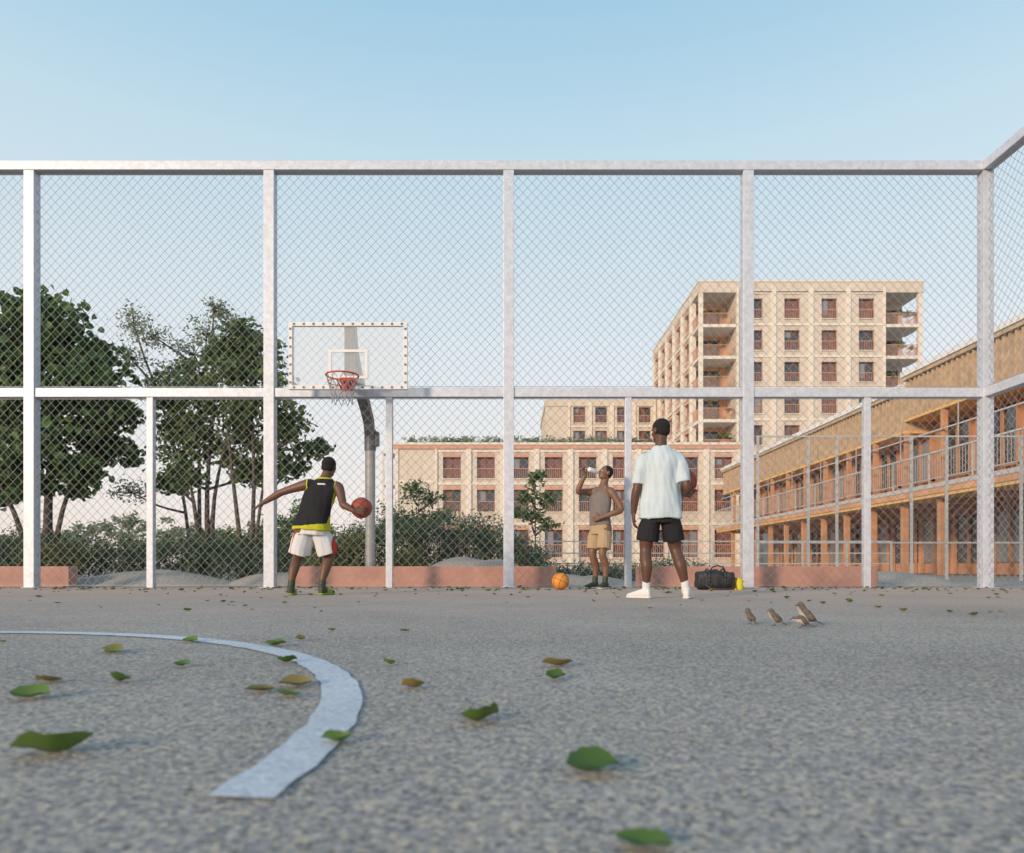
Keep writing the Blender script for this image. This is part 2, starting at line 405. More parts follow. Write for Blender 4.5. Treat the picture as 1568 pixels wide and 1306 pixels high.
M_shw=mat('shoe_white',(.68,.68,.66),.6); M_shd=mat('shoe_dark',(.04,.05,.03),.6); M_shg=mat('shoe_green',(.22,.34,.05),.6)

def shoe(e,heel,toe,w,up_m,sole_m,ank,acc=None,lift=0):
    heel=V(heel);toe=V(toe); d=(toe-heel); L=d.length; d.normalize(); S=d.cross(V((0,0,1))).normalized(); Z=S.cross(d).normalized()
    def ring(t,z0,z1,ww): return (heel+d*L*t+Z*((z0+z1)/2),S*ww,Z*((z1-z0)/2))
    bm=bmesh.new()
    ringloft(bm,[ring(0,.015,.075,.022),ring(.04,.012,.1,.032),ring(.25,.012,.105,.038),ring(.42,.012,.098,.041),ring(.6,.012,.08,.045),ring(.8,.012,.062,.046),ring(.94,.012,.05,.036),ring(1.0,.015,.04,.018)],18,power=2.5)
    limb(bm,[(heel+d*L*.2+Z*.05,.042),(V(ank)*.6+(heel+d*L*.2+Z*.05)*.4,.044)],sub=1)
    finish(bm,'shoe',e,[up_m]+([acc] if acc else []),voxel=.007,smooth=2,pick=(lambda p:1 if (acc and (p-heel).dot(d)/L>.35 and (p-heel).dot(d)/L<.7 and p.z>.02) else 0))
    bm=bmesh.new()
    def r2(t,ww): return (heel+d*L*t+Z*.0135,S*ww,Z*.0135)
    ringloft(bm,[r2(-.02,.02),r2(.03,.037),r2(.3,.04),r2(.6,.048),r2(.82,.05),r2(.96,.038),r2(1.02,.018)],18,power=3)
    finish(bm,'shoe_sole',e,[sole_m],voxel=.007,smooth=1)
def folds(amp=.007,sx=14,sz=5,seed=0):
    o=V((seed*3.1,seed*1.7,seed))
    return lambda p: noise.noise(V((p.x*sx,p.y*sx,p.z*sz+p.x*sx*.3))+o)*amp+noise.noise(V((p.x*20,p.y*20,p.z*8+p.x*11))+o)*amp*.5
def torso_rings(pts,R,F):
    Q=[]
    pts=[(V(c),a,b_) for c,a,b_ in pts]; n=len(pts)
    for i in range(n-1):
        p=[pts[max(i-1,0)],pts[i],pts[i+1],pts[min(i+2,n-1)]]
        for k in range(4):
            t=k/4
            f=lambda a,b,c,d:.5*((2*b)+(c-a)*t+(2*a-5*b+4*c-d)*t*t+(3*b-a-3*c+d)*t**3)
            Q.append((f(*[q[0] for q in p]),f(*[q[1] for q in p]),f(*[q[2] for q in p])))
    Q.append(pts[-1])
    return [(c,R*a,F*b_) for c,a,b_ in Q]

def ballobj(c,m,r=.12,rot=(0,0,0)):
    bm=bmesh.new(); bmesh.ops.create_uvsphere(bm,u_segments=48,v_segments=32,radius=r)
    for f in bm.faces: f.smooth=True
    me=D.meshes.new('basketball'); bm.to_mesh(me); bm.free(); me.materials.append(m); me.materials.append(M_dark)
    o=D.objects.new('basketball',me); o.location=c; o.rotation_euler=rot; COL.objects.link(o)
    s=MB(); n=48
    C=lambda f:[f(2*math.pi*i/n) for i in range(n+1)]
    rr=r+.0005
    s.tube(C(lambda t:(rr*math.cos(t),rr*math.sin(t),0)),.0028,M_dark,6)
    s.tube(C(lambda t:(rr*math.cos(t),0,rr*math.sin(t))),.0028,M_dark,6)
    for q in (1,-1):
        def f(t):
            v=V((math.cos(t)*.72,q*(.62+.18*math.cos(2*t)),math.sin(t)*.72)).normalized()*rr; return v
        s.tube(C(f),.0028,M_dark,6)
    so=s.build('seams'); so.parent=o
    return o
M_ballr=mat('ball_leather_red',(.34,.065,.035),.6,bump=.3,bscale=300)
M_ballo=mat('ball_leather_orange',(.70,.28,.04),.6,bump=.3,bscale=300)

# ---- player in white tee (back to camera)
def player_tee():
    B=V((1.52,7.26,0)); e=empty('basketball_player',B)
    q=lambda x,y,z:B+V((x,y,z)); R=V((1,0,0));F=V((0,1,0))
    bm=bmesh.new()
    hc=q(-.0,.035,1.715); hF=(-.6,1,-.05); hU=(0,0,1)
    head(bm,hc,hF,hU,q(0,-.005,1.53),s=1.06)
    ringloft(bm,torso_rings([(q(0,.0,.86),.15,.10),(q(0,0,.98),.155,.10),(q(0,0,1.12),.145,.095),(q(0,0,1.30),.16,.105),(q(0,-.01,1.40),.15,.09),(q(0,-.01,1.46),.10,.065),(q(0,-.01,1.53),.055,.05)],R,F))
    # arms
    limb(bm,[(q(-.12,-.01,1.40),.05),(q(-.17,-.01,1.39),.058),(q(-.21,-.02,1.29),.054),(q(-.245,-.03,1.14),.045),(q(-.262,-.015,1.05),.046),(q(-.275,.02,.88),.029)])
    hand(bm,q(-.275,.02,.875),(.02,.1,-1),(0,1,0),(1,0,0),curl=.35,s=1.05)
    limb(bm,[(q(.12,-.01,1.40),.05),(q(.17,-.01,1.39),.058),(q(.205,-.05,1.29),.052),(q(.235,-.12,1.14),.045),(q(.255,-.06,1.09),.046),(q(.315,.10,1.065),.030)])
    hand(bm,q(.315,.10,1.065),(.05,1,.10),(1,0,.3),(0,-.2,1),curl=.42,spread=.3,s=1.05)
    # legs
    limb(bm,[(q(-.085,0,.90),.095),(q(-.11,0,.80),.092),(q(-.14,.02,.62),.078),(q(-.15,.03,.50),.060),(q(-.155,.0,.40),.061),(q(-.15,-.02,.33),.060),(q(-.15,-.01,.18),.040),(q(-.15,0,.09),.036)])
    limb(bm,[(q(.085,0,.90),.095),(q(.11,.01,.80),.092),(q(.14,.04,.62),.078),(q(.16,.05,.50),.060),(q(.185,.01,.40),.061),(q(.20,-.02,.33),.060),(q(.235,-.02,.18),.040),(q(.25,-.02,.09),.036)])
    finish(bm,'body',e,[M_skin2],voxel=.0065,smooth=3)
    head_extras(e,hc,hF,hU,M_skin2,M_hair,s=1.06)
    bm=bmesh.new()
    ringloft(bm,torso_rings([(q(0,0,.815),.225,.155),(q(0,0,.90),.218,.152),(q(0,0,1.1),.203,.138),(q(0,0,1.28),.200,.137),(q(0,-.01,1.38),.195,.127),(q(0,-.01,1.455),.172,.107),(q(0,-.01,1.51),.118,.087),(q(0,-.005,1.555),.075,.074)],R,F),n=28,power=2.3)
    limb(bm,[(q(-.12,-.01,1.425),.078),(q(-.17,-.01,1.40),.080),(q(-.205,-.02,1.29),.078),(q(-.225,-.02,1.16),.079)],cap=False)
    limb(bm,[(q(.12,-.01,1.425),.078),(q(.17,-.01,1.40),.080),(q(.20,-.05,1.29),.076),(q(.215,-.085,1.17),.078)],cap=False)
    ell(bm,q(-.155,-.01,1.40),(.083,)*3); ell(bm,q(.155,-.01,1.40),(.083,)*3)
    finish(bm,'t_shirt',e,[M_tee],voxel=.008,smooth=5,disp=folds(.019,8,2.6,1))
    bm=bmesh.new()
    ringloft(bm,torso_rings([(q(0,0,.96),.15,.10),(q(0,0,.86),.18,.11),(q(0,0,.77),.195,.12)],R,F),n=24)
    limb(bm,[(q(-.10,0,.80),.10),(q(-.122,.01,.71),.110),(q(-.135,.02,.59),.112)],cap=False)
    limb(bm,[(q(.10,.01,.80),.10),(q(.122,.02,.71),.110),(q(.14,.035,.59),.112)],cap=False)
    finish(bm,'shorts',e,[M_black],voxel=.008,smooth=4,disp=folds(.010,10,3,2))
    bm=bmesh.new(); limb(bm,[(q(-.15,-.005,.17),.043),(q(-.15,0,.07),.042)],sub=1); limb(bm,[(q(.24,-.02,.17),.043),(q(.25,-.02,.07),.042)],sub=1)
    finish(bm,'socks',e,[M_whc],voxel=.008,smooth=2)
    shoe(e,q(-.115,-.05,0),q(-.325,.12,0),.05,M_shw,M_shw,q(-.15,0,.12))
    shoe(e,q(.235,-.08,0),q(.34,.17,0),.05,M_shw,M_shw,q(.25,-.02,.12))
    ballobj(q(.295,.18,1.215),M_ballr,rot=(.5,.3,.2))
player_tee()

# ---- dribbling player (black jersey)
def player_jersey():
    B=V((-2.25,8.17,0)); e=empty('basketball_player',B)
    q=lambda x,y,z:B+V((x,y,z)); R=V((.97,-.12,-.06)).normalized();F=V((.1,1,0)).normalized()
    bm=bmesh.new()
    hc=q(.125,.09,1.475); hF=(.1,1,-.12); hU=(.1,.1,1)
    head(bm,hc,hF,hU,q(.085,.03,1.31),s=1.02)
    ringloft(bm,torso_rings([(q(-.04,-.02,.76),.155,.11),(q(-.04,-.03,.84),.16,.115),(q(-.01,-.01,.98),.14,.10),(q(.03,.01,1.12),.155,.105),(q(.06,.03,1.24),.165,.095),(q(.08,.03,1.31),.10,.07),(q(.09,.03,1.36),.06,.055)],R,F))
    limb(bm,[(q(-.07,.03,1.28),.060),(q(-.12,.03,1.27),.064),(q(-.26,.05,1.235),.051),(q(-.41,.07,1.19),.042),(q(-.48,.09,1.16),.043),(q(-.645,.13,1.075),.028)])
    hand(bm,q(-.645,.13,1.075),(-.9,.15,-.5),(0,1,.25),(-.3,.1,-1),curl=.16,spread=.25)
    limb(bm,[(q(.20,.02,1.25),.060),(q(.25,.01,1.235),.064),(q(.295,-.04,1.14),.051),(q(.335,-.10,1.03),.043),(q(.37,-.115,1.01),.043),(q(.465,-.14,.955),.028)])
    hand(bm,q(.465,-.14,.955),(1,.10,-.02),(0,.25,1),(0,1,0),curl=.36,spread=.3)
    limb(bm,[(q(-.12,-.03,.80),.10),(q(-.15,-.01,.70),.092),(q(-.20,.06,.56),.07),(q(-.225,.08,.46),.058),(q(-.24,.03,.37),.060),(q(-.25,-.02,.29),.055),(q(-.265,-.05,.17),.038),(q(-.27,-.06,.09),.036)])
    limb(bm,[(q(.03,-.03,.80),.10),(q(.065,-.0,.70),.092),(q(.115,.06,.56),.07),(q(.135,.08,.46),.058),(q(.12,.03,.37),.060),(q(.105,-.0,.29),.055),(q(.08,-.03,.17),.038),(q(.075,-.04,.09),.036)])
    finish(bm,'body',e,[M_skin1],voxel=.0065,smooth=3)
    head_extras(e,hc,hF,hU,M_skin1,M_hair,s=1.02)
    bm=bmesh.new()
    ringloft(bm,torso_rings([(q(-.045,-.02,.745),.222,.165),(q(-.04,-.02,.85),.208,.15),(q(-.01,-.01,.98),.185,.127),(q(.03,.01,1.12),.190,.125),(q(.06,.03,1.22),.185,.11),(q(.08,.03,1.30),.13,.085),(q(.088,.03,1.345),.085,.07)],R,F),n=28,power=2.2)
    limb(bm,[(q(-.03,.03,1.27),.06),(q(-.105,.03,1.27),.070)],sub=1,cap=False); limb(bm,[(q(.15,.02,1.25),.06),(q(.235,.01,1.235),.070)],sub=1,cap=False)
    def pj(p):
        l=p-B
        if l.z<.80+.012*math.sin(l.x*8): return 1
        dl=(l-V((-.105,.03,1.27))).length; dr=(l-V((.235,.01,1.235))).length
        if (.062<dl<.078 and l.x<-.09) or (.062<dr<.078 and l.x>.22): return 1
        if l.z>1.33: return 1
        ax=-.005+ (l.z-.9)*.2
        if abs(l.x-ax-.178)<.010 and l.z<1.17: return 1
        if 1.26<l.z<1.278 and l.y<.0 and .03<l.x<.12: return 2
        return 0
    finish(bm,'jersey',e,[M_black,M_yel,M_whc],voxel=.006,smooth=4,disp=folds(.010,9,3,3),pick=pj)
    bm=bmesh.new()
    ringloft(bm,torso_rings([(q(-.04,-.02,.84),.15,.11),(q(-.04,-.02,.76),.185,.125),(q(-.045,-.015,.69),.20,.135)],R,F),n=24)
    limb(bm,[(q(-.12,-.01,.72),.10),(q(-.165,.02,.62),.120),(q(-.205,.05,.475),.125)],cap=False)
    limb(bm,[(q(.04,-.01,.72),.10),(q(.085,.02,.62),.120),(q(.125,.05,.475),.122)],cap=False)
    def ps(p):
        l=p-B; t=(.75-l.z)
        edge=.5*abs(math.sin(l.z*9))*.05
        if l.x<-.255-.22*t*.9+.05-edge and l.z<.74: return 1 if (l.x>-.30-.22*t*.9+.06) else 0
        if l.x>.185+.10*t-edge*.6 and l.z<.74: return 1 if l.x<.205+.13*t else 2
        return 0
    finish(bm,'shorts',e,[M_whc,M_redc,M_black],voxel=.0075,smooth=4,disp=folds(.011,10,3,4),pick=ps)
    bm=bmesh.new(); limb(bm,[(q(-.265,-.05,.16),.042),(q(-.27,-.06,.07),.041)],sub=1); limb(bm,[(q(.08,-.03,.16),.042),(q(.075,-.04,.07),.041)],sub=1)
    finish(bm,'socks',e,[M_shd],voxel=.008,smooth=2)
    shoe(e,q(-.265,-.12,0),q(-.30,.145,0),.05,M_shd,M_shg,q(-.27,-.05,.13),acc=M_shg)
    shoe(e,q(.07,-.10,0),q(.16,.145,0),.05,M_shd,M_shg,q(.075,-.04,.13),acc=M_shg)
    ballobj(q(.52,.0,1.0),M_ballr,rot=(.2,.6,.9))
player_jersey()

# ---- drinking man
def drinker():
    B=V((1.30,10.45,0)); e=empty('drinking_man',B)
    q=lambda x,y,z:B+V((x,y,z)); F=V((-.72,-.69,0)).normalized(); R=V((F.y,-F.x,0)) # his right
    def L(r,f,z): return B+R*r+F*f+V((0,0,z))
    bm=bmesh.new()
    hc=q(.075,.02,1.70); hF=(-.85,-.35,.38); hU=(.35,.15,1)
    head(bm,hc,hF,hU,q(.045,.02,1.51),s=1.03)
    ringloft(bm,torso_rings([(L(0,0,.86),.15,.105),(L(0,0,.96),.16,.11),(L(0,.02,1.10),.14,.10),(L(0,.0,1.27),.165,.11),(q(.03,.02,1.40),.18,.10),(q(.04,.02,1.48),.11,.075),(q(.045,.02,1.53),.06,.055)],R,F))
    sh=L(.17,0,1.43)
    limb(bm,[(L(.13,-.02,1.44),.058),(sh,.06),(L(.21,.12,1.43),.05),(L(.20,.26,1.42),.042),(L(.17,.27,1.50),.041),(L(.085,.25,1.645),.027)])
    hand(bm,L(.085,.25,1.645),(-.35,-.1,1.0),F*-1+V((0,0,.2)),V((1,.2,0)),curl=.5,s=.95)
    limb(bm,[(L(-.13,-.02,1.43),.058),(L(-.19,-.01,1.41),.062),(L(-.26,-.04,1.30),.052),(L(-.33,-.06,1.15),.043),(L(-.29,.03,1.10),.043),(L(-.13,.155,1.03),.027)])
    hand(bm,L(-.13,.155,1.03),R*1+F*.15+V((0,0,-.15)),V((0,0,1)),F*-1,curl=.2,s=.95)
    limb(bm,[(L(.085,0,.90),.095),(L(.10,.0,.80),.09),(L(.11,.03,.62),.07),(L(.115,.04,.50),.056),(L(.115,.0,.40),.058),(L(.115,-.03,.33),.056),(L(.12,-.03,.18),.038),(L(.12,-.02,.09),.036)])
    limb(bm,[(L(-.085,0,.90),.095),(L(-.10,.02,.80),.09),(L(-.11,.07,.62),.07),(L(-.11,.09,.50),.056),(L(-.11,.05,.40),.058),(L(-.11,.02,.33),.056),(L(-.11,.02,.18),.038),(L(-.11,.03,.09),.036)])
    finish(bm,'body',e,[M_skin3],voxel=.0065,smooth=3)
    head_extras(e,hc,hF,hU,M_skin3,M_hair,s=1.03)
    bm=bmesh.new()
    ringloft(bm,torso_rings([(L(0,0,.93),.178,.13),(L(0,.01,1.10),.165,.122),(L(0,.0,1.27),.18,.13),(L(0,0,1.36),.165,.115),(q(.035,.02,1.44),.12,.09)],R,F),n=24)
    limb(bm,[(L(.09,0,1.36),.05),(L(.085,0,1.48),.035)],sub=1); limb(bm,[(L(-.09,0,1.36),.05),(L(-.085,0,1.48),.035)],sub=1)
    finish(bm,'tank_top',e,[M_tank],voxel=.008,smooth=3,disp=folds(.010,12,4,6))
    bm=bmesh.new()
    ringloft(bm,torso_rings([(L(0,0,.97),.155,.11),(L(0,0,.9),.178,.122),(L(0,0,.80),.188,.128)],R,F),n=24)
    limb(bm,[(L(.095,0,.82),.10),(L(.11,.01,.72),.106),(L(.115,.03,.58),.108)],cap=False)
    limb(bm,[(L(-.095,.01,.82),.10),(L(-.11,.04,.72),.106),(L(-.115,.07,.58),.108)],cap=False)
    finish(bm,'shorts',e,[M_kh],voxel=.008,smooth=3,disp=folds(.011,12,4,7))
    bm=bmesh.new(); limb(bm,[(L(.12,-.025,.16),.043),(L(.12,-.02,.07),.041)],sub=1); limb(bm,[(L(-.11,.025,.16),.043),(L(-.11,.03,.07),.041)],sub=1)
    finish(bm,'socks',e,[M_shd],voxel=.008,smooth=2)
    shoe(e,L(.115,-.08,0),L(.15,.18,0),.05,M_shd,M_shw,L(.12,-.02,.12))
    shoe(e,L(-.105,-.03,0),L(-.15,.23,0),.05,M_shd,M_shw,L(-.11,.03,.12))
    mouth=hc+V(hF).normalized()*.10-V((0,0,.05)); 
    bd=(L(.03,.30,1.75)-mouth).normalized()
    bt=MB(); bt.tube([mouth,mouth+bd*.03,mouth+bd*.05,mouth+bd*.09,mouth+bd*.22,mouth+bd*.23],[.012,.013,.02,.034,.034,.028],M_white,16)
    bt.build('water_bottle',e,smooth=True)
drinker()
ballobj((.68,10.0,.12),M_ballo,rot=(.2,.4,.7))

# ------------------------------------------------------------ duffel bag, jug
def bag():
    e=empty('duffel_bag',(2.85,10.0,0))
    M_bag=mat('bag_nylon',(.03,.03,.033),.6,var=.3,vscale=10,bump=.5,bscale=20)
    bm=bmesh.new(); Y=V((0,1,0));Z=V((0,0,1)); c=V((2.85,10.0,.135))
    ringloft(bm,[(c+V((x,0,dz)),Y*a,Z*b_) for x,a,b_,dz in ((-.26,.09,.085,-.015),(-.25,.12,.115,-.01),(-.15,.14,.135,0),(0,.145,.14,0.005),(.15,.14,.13,0),(.25,.12,.11,-.01),(.265,.09,.08,-.02))],24,power=2.6)
    finish(bm,'bag_body',e,[M_bag],voxel=.01,smooth=3,disp=folds(.02,9,9,9))
    s=MB()
    for x in (-.11,.11):
        s.tube([(2.85+x,10.0+math.cos(t)*.15,.14+math.sin(t)*.15) for t in [k*math.pi/12-.3 for k in range(15)]],.012,M_dark,6)
    s.tube([(2.74,9.87,.26),(2.78,9.85,.32),(2.85,9.86,.34),(2.92,9.85,.32),(2.96,9.87,.26)],.011,M_dark,6)
    s.tube([(2.61,9.99,.22),(2.66,9.9,.10),(2.75,9.82,.02),(2.9,9.80,.015),(3.05,9.83,.02),(3.1,9.95,.2)],.012,M_dark,6)
    s.build('straps',e,smooth=True)
bag()
def jug():
    e=empty('water_jug',(3.18,10.0,0)); M_j=mat('jug_yellow',(.72,.62,.03),.35); M_jc=mat('jug_cap',(.55,.5,.05),.4)
    s=MB(); s.tube([(3.18,10,0),(3.18,10,.01),(3.18,10,.13),(3.18,10,.145)],[.062,.066,.07,.06],M_j,24); s.tube([(3.18,10,.145),(3.18,10,.17)],[.05,.048],M_jc,20)
    s.tube([(3.24,10,.12),(3.28,10,.11),(3.28,10,.05),(3.24,10,.035)],.009,M_j,8); s.build('jug_body',e,smooth=False)
jug()

# ------------------------------------------------------------ sparrows
M_b1=mat('feather_brown',(.13,.10,.08),.9,var=.5,vscale=60); M_b2=mat('feather_grey',(.42,.40,.38),.9,var=.25,vscale=40); M_b3=mat('beak',(.08,.06,.05),.6)
def sparrow(x,y,yaw,s=1.0,peck=0):
    e=empty('sparrow',(x,y,0)); F=V((math.cos(yaw),math.sin(yaw),0)); S=V((-F.y,F.x,0)); Z=V((0,0,1)); B=V((x,y,0))
    P=lambda f,l,z:B+F*f*s+S*l*s+Z*z*s
    bm=bmesh.new(); hz=.112-peck*.055; hf=.026+peck*.024
    limb(bm,[(P(-.040,0,.036),.013*s),(P(-.018,0,.047),.026*s),(P(.003,0,.063),.031*s),(P(.018+peck*.01,0,.086-peck*.03),.024*s),(P(hf,0,hz),.020*s)])
    ringloft(bm,[(P(-.030,0,.040),S*.014*s,Z*.008*s),(P(-.072,0,.018),S*.011*s,Z*.004*s),(P(-.088,0,.010),S*.013*s,Z*.003*s)])
    for q in(1,-1): ell(bm,P(-.013,q*.024,.056),(.04*s,.009*s,.018*s),(F*1+Z*.6).normalized(),S,(Z-F*.6).normalized(),sub=2)
    def pk(p):
        l=p-B; return 1 if (l.z-.035*s<F.dot(l)*1.3+.018*s and l.z<(hz+.002)*s) else 0
    finish(bm,'bird_body',e,[M_b1,M_b2],voxel=.0035,smooth=2,pick=pk)
    k=MB(); k.tube([P(hf+.014,0,hz),P(hf+.032,0,hz-.004)],[.006*s,.001],M_b3,8)
    for q in(1,-1):
        k.tube([P(0,q*.01,.04),P(-.006,q*.012,.018),P(.002,q*.012,.002)],.0018*s,M_b3,5)
        for a in(-.5,0,.5): k.tube([P(.002,q*.012,.002),P(.02*math.cos(a),q*.012+.012*math.sin(a),.0015)],.0013*s,M_b3,4)
        k.tube([P(hf+.008,q*.0165,hz+.004),P(hf+.008,q*.020,hz+.004)],.0028*s,M_dark,8)
    k.build('beak_legs_eyes',e)
sparrow(1.625,3.93,2.7,1.02); sparrow(1.46,3.95,2.3,.78,peck=.15); sparrow(1.545,3.80,2.95,.75,peck=.9); sparrow(1.355,4.05,1.9,.70)

# ------------------------------------------------------------ foliage
def leaves(mb_list,cent,size,asp=.55,up=.3,droop=0):
    n=len(cent); nrm=rng.normal(size=(n,3)); nrm[:,2]+=up*2; nrm/=np.linalg.norm(nrm,axis=1)[:,None]
    d=rng.normal(size=(n,3)); d[:,2]-=droop; d-=nrm*(d*nrm).sum(1)[:,None]; d/=np.linalg.norm(d,axis=1)[:,None]
    s=np.cross(nrm,d); L=(size*rng.uniform(.6,1.25,n))[:,None]; W=L*asp
    f=nrm*L*.12
    v=np.stack([cent-d*L*.5,cent-d*L*.15+s*W*.5+f,cent+d*L*.22+s*W*.38+f,cent+d*L*.5,cent+d*L*.22-s*W*.38+f,cent-d*L*.15-s*W*.5+f],1).reshape(-1,3)
    b=np.arange(n)[:,None]*6
    q=np.concatenate([b+np.array([[0,3,2,1]]),b+np.array([[0,5,4,3]])],0)
    mb_list.append((v,q))
leafmesh=npmesh
def clump_leaves(lst,c,r,nsub,nleaf,size,asp,subr=.3,flat=.75,tw=None,root=None,**k):
    c=np.array(c)
    for i in range(nsub):
        d=rng.normal(size=3); d/=np.linalg.norm(d); rr=r*rng.uniform(.35,1.15)
        sc=c+d*rr*np.array([1,1,flat])
        pts=sc+rng.normal(size=(nleaf,3))*r*subr*np.array([1,1,.5])
        leaves(lst,pts,size,asp,**k)
        if tw is not None: tw.tube([tuple(c),tuple((c+sc)/2+rng.normal(size=3)*.04),tuple(sc)],[.014,.009,.004],M_bark,4)
def tree(name,base,stems,clumps,size,asp,m,nsub=10,nleaf=26,subr=.28,tr=.09,**k):
    e=empty(name,base); w=MB(); lst=[]; base=V(base)
    tops=[]
    for (dx,hz,rad) in stems:
        top=base+V((dx,random.uniform(-.2,.2),hz)); p0=base+V((dx*.12,random.uniform(-.05,.05),-.05))
        mid=p0.lerp(top,.5)+V((dx*-.12+random.uniform(-.08,.08),random.uniform(-.08,.08),0))
        pts=[x[0] for x in cat([(p0,0),(mid,0),(top,0)],4)]; n=len(pts)
        w.tube(pts,[rad*(1.25 if i==0 else 1)*(1-.72*i/(n-1)) for i in range(n)],M_bark,10); tops.append(pts)
    for c,r in clumps:
        c=V(c); best=None
        for pts in tops:
            for i,p in enumerate(pts[2:]):
                if p.z<c.z-.15:
                    d=(p-c).length
                    if best is None or d<best[0]: best=(d,p)
        p=best[1] if best else tops[0][2]
        mid=p.lerp(c,.5)+V((random.uniform(-.1,.1),random.uniform(-.1,.1),random.uniform(-.12,.02)))
        w.tube([x[0] for x in cat([(p,0),(mid,0),(c,0)],3)],[.035,.032,.029,.025,.021,.017,.012],M_bark,6)
        clump_leaves(lst,c,r,nsub,nleaf,size,asp,subr=subr,tw=w,**k)
    w.build('trunk_and_limbs',e,smooth=True); leafmesh('crown_foliage',lst,m,e)
def cl(Y,items,jit=.5,g=1.0):
    out=[]
    for x,z,r in items: out.append(((x,Y+random.uniform(-jit,jit),z),r*g))
    return out
# big broad-leaved tree, left
tree('broadleaf_tree',(-9.6,14.6,0),[(-.6,3.6,.10),(.35,4.2,.11),(.9,3.0,.07),(-1.3,2.9,.07)],
     cl(14.6,[(-9.75,5.5,.45),(-9.2,5.2,.5),(-10.3,5.1,.5),(-10.9,4.9,.5),(-8.75,4.65,.5),(-9.5,4.6,.55),(-10.2,4.3,.55),(-9.0,4.0,.55),(-8.35,4.1,.45),(-8.2,3.5,.4),(-9.6,3.6,.55),(-10.4,3.5,.55),(-8.8,3.2,.5),(-8.35,2.8,.4),(-9.4,2.8,.5),(-10.3,2.7,.5),(-11.1,3.9,.6),(-11.2,3.0,.5),(-9.0,2.2,.38),(-9.9,2.1,.4),(-10.8,2.0,.45),(-8.6,2.3,.3)],g=1.14),.20,.68,M_leafA,nsub=19,nleaf=20,subr=.3,up=.1)
# middle pair
tree('maple_tree',(-6.3,14.8,0),[(-.7,3.4,.06),(.1,3.9,.07),(.55,3.5,.06)],
     cl(14.8,[(-6.1,4.7,.35),(-6.5,4.2,.4),(-5.8,4.4,.35),(-6.9,4.0,.35),(-6.2,3.7,.45),(-6.8,3.4,.4),(-7.3,3.3,.35),(-5.7,3.7,.4),(-6.4,3.0,.45),(-7.0,2.7,.4),(-6.0,2.7,.4),(-6.6,2.2,.35),(-7.2,2.15,.3),(-5.6,2.3,.3),(-7.2,3.8,.3)],g=1.17),.12,.6,M_leafB,nsub=18,nleaf=23,subr=.28,up=.1)
tree('maple_tree',(-5.3,14.3,0),[(-.45,3.6,.06),(.1,3.8,.06),(.45,2.9,.05)],
     cl(14.3,[(-5.3,4.9,.3),(-5.6,4.6,.35),(-5.0,4.5,.35),(-5.4,4.1,.4),(-4.8,4.0,.38),(-5.2,3.5,.4),(-4.65,3.4,.35),(-5.6,3.0,.35),(-5.0,2.9,.38),(-4.4,3.05,.3),(-4.15,2.8,.22),(-4.65,2.4,.32),(-5.3,2.3,.3)],g=1.17),.125,.6,M_leafB,nsub=17,nleaf=23,subr=.28,up=.1)
# airy pale tree behind
tree('birch_tree',(-7.3,16.6,0),[(-.9,4.4,.05),(0,5.0,.06),(.9,4.6,.05)],
     cl(16.6,[(-8.7,5.9,.4),(-8.9,5.2,.35),(-8.2,5.6,.4),(-7.6,5.4,.4),(-7.9,4.8,.4),(-7.1,5.7,.4),(-7.0,6.35,.25),(-6.7,6.1,.3),(-6.5,5.5,.4),(-6.1,5.8,.25),(-8.5,4.5,.3),(-7.3,4.4,.4),(-6.0,5.0,.35),(-8.6,2.0,.4),(-7.8,3.4,.3)],g=1.15),.085,.5,M_leafC,nsub=16,nleaf=18,subr=.3)
# saplings
tree('sapling',(.55,17,0),[(0,2.2,.025)],cl(17,[(.6,2.45,.22),(.4,2.0,.28),(.8,1.9,.28),(.5,1.5,.3),(.85,1.35,.25),(.2,1.6,.2)],.1),.11,.5,M_leafB,nsub=12,nleaf=16)
tree('sapling',(-2.05,15.6,0),[(0,1.7,.03)],cl(15.6,[(-2.2,1.9,.35),(-1.8,1.8,.3),(-2.0,1.4,.35),(-1.6,1.45,.3),(-2.5,1.4,.3),(-2.3,1.1,.3)],.2),.09,.45,M_leafB,nsub=12,nleaf=24)
# shrubs
def shrubs(name,prof,y0,y1,n,size,m,nl=30,asp=.3):
    lst=[]; xs=[p[0] for p in prof]; hs=[p[1] for p in prof]; w=MB(); e=empty(name,(xs[0],y0,0))
    for i in range(n):
        x=rng.uniform(xs[0],xs[-1]); y=rng.uniform(y0,y1); h=np.interp(x,xs,hs)*rng.uniform(.72,1.0)*(1-.35*(y1-y)/(y1-y0)*rng.uniform(0,1))
        h*=1+.28*noise.noise(V((x*1.6,y*1.6,3)))
        z=h*math.sqrt(rng.uniform(.02,1)) if i%3 else h
        r=.13
        pts=np.array([x,y,z-.05])+rng.normal(size=(nl,3))*np.array([r,r,r*.7]); pts[:,2]=np.abs(pts[:,2])
        leaves(lst,pts,size,asp,up=.4)
        if i%4==0: w.tube([(x,y,0),(x+.03,y,z*.6),(x,y+.02,z)],[.012,.009,.005],M_bark,4)
    w.build('stems',e); leafmesh('shrub_foliage',lst,m,e)
shrubs('shrubs',[(-12.5,.9),(-10.2,.9),(-9.5,1.1),(-8.7,.85),(-7.9,.95),(-7.2,.8),(-6.5,1.0),(-5.6,.95),(-4.9,.85),(-4.3,.9)],13.3,14.8,850,.08,M_leafS)
shrubs('shrubs',[(-3.75,.65),(-3.3,1.05),(-2.9,1.4),(-2.4,1.45),(-1.6,1.4),(-.9,1.4),(-.4,1.25),(.1,1.05),(.6,.75)],13.4,14.9,720,.075,M_leafS)
shrubs('shrubs',[(-3.6,.85),(-3.1,.95),(-2.6,.85)],12.9,13.5,70,.085,M_leafY)
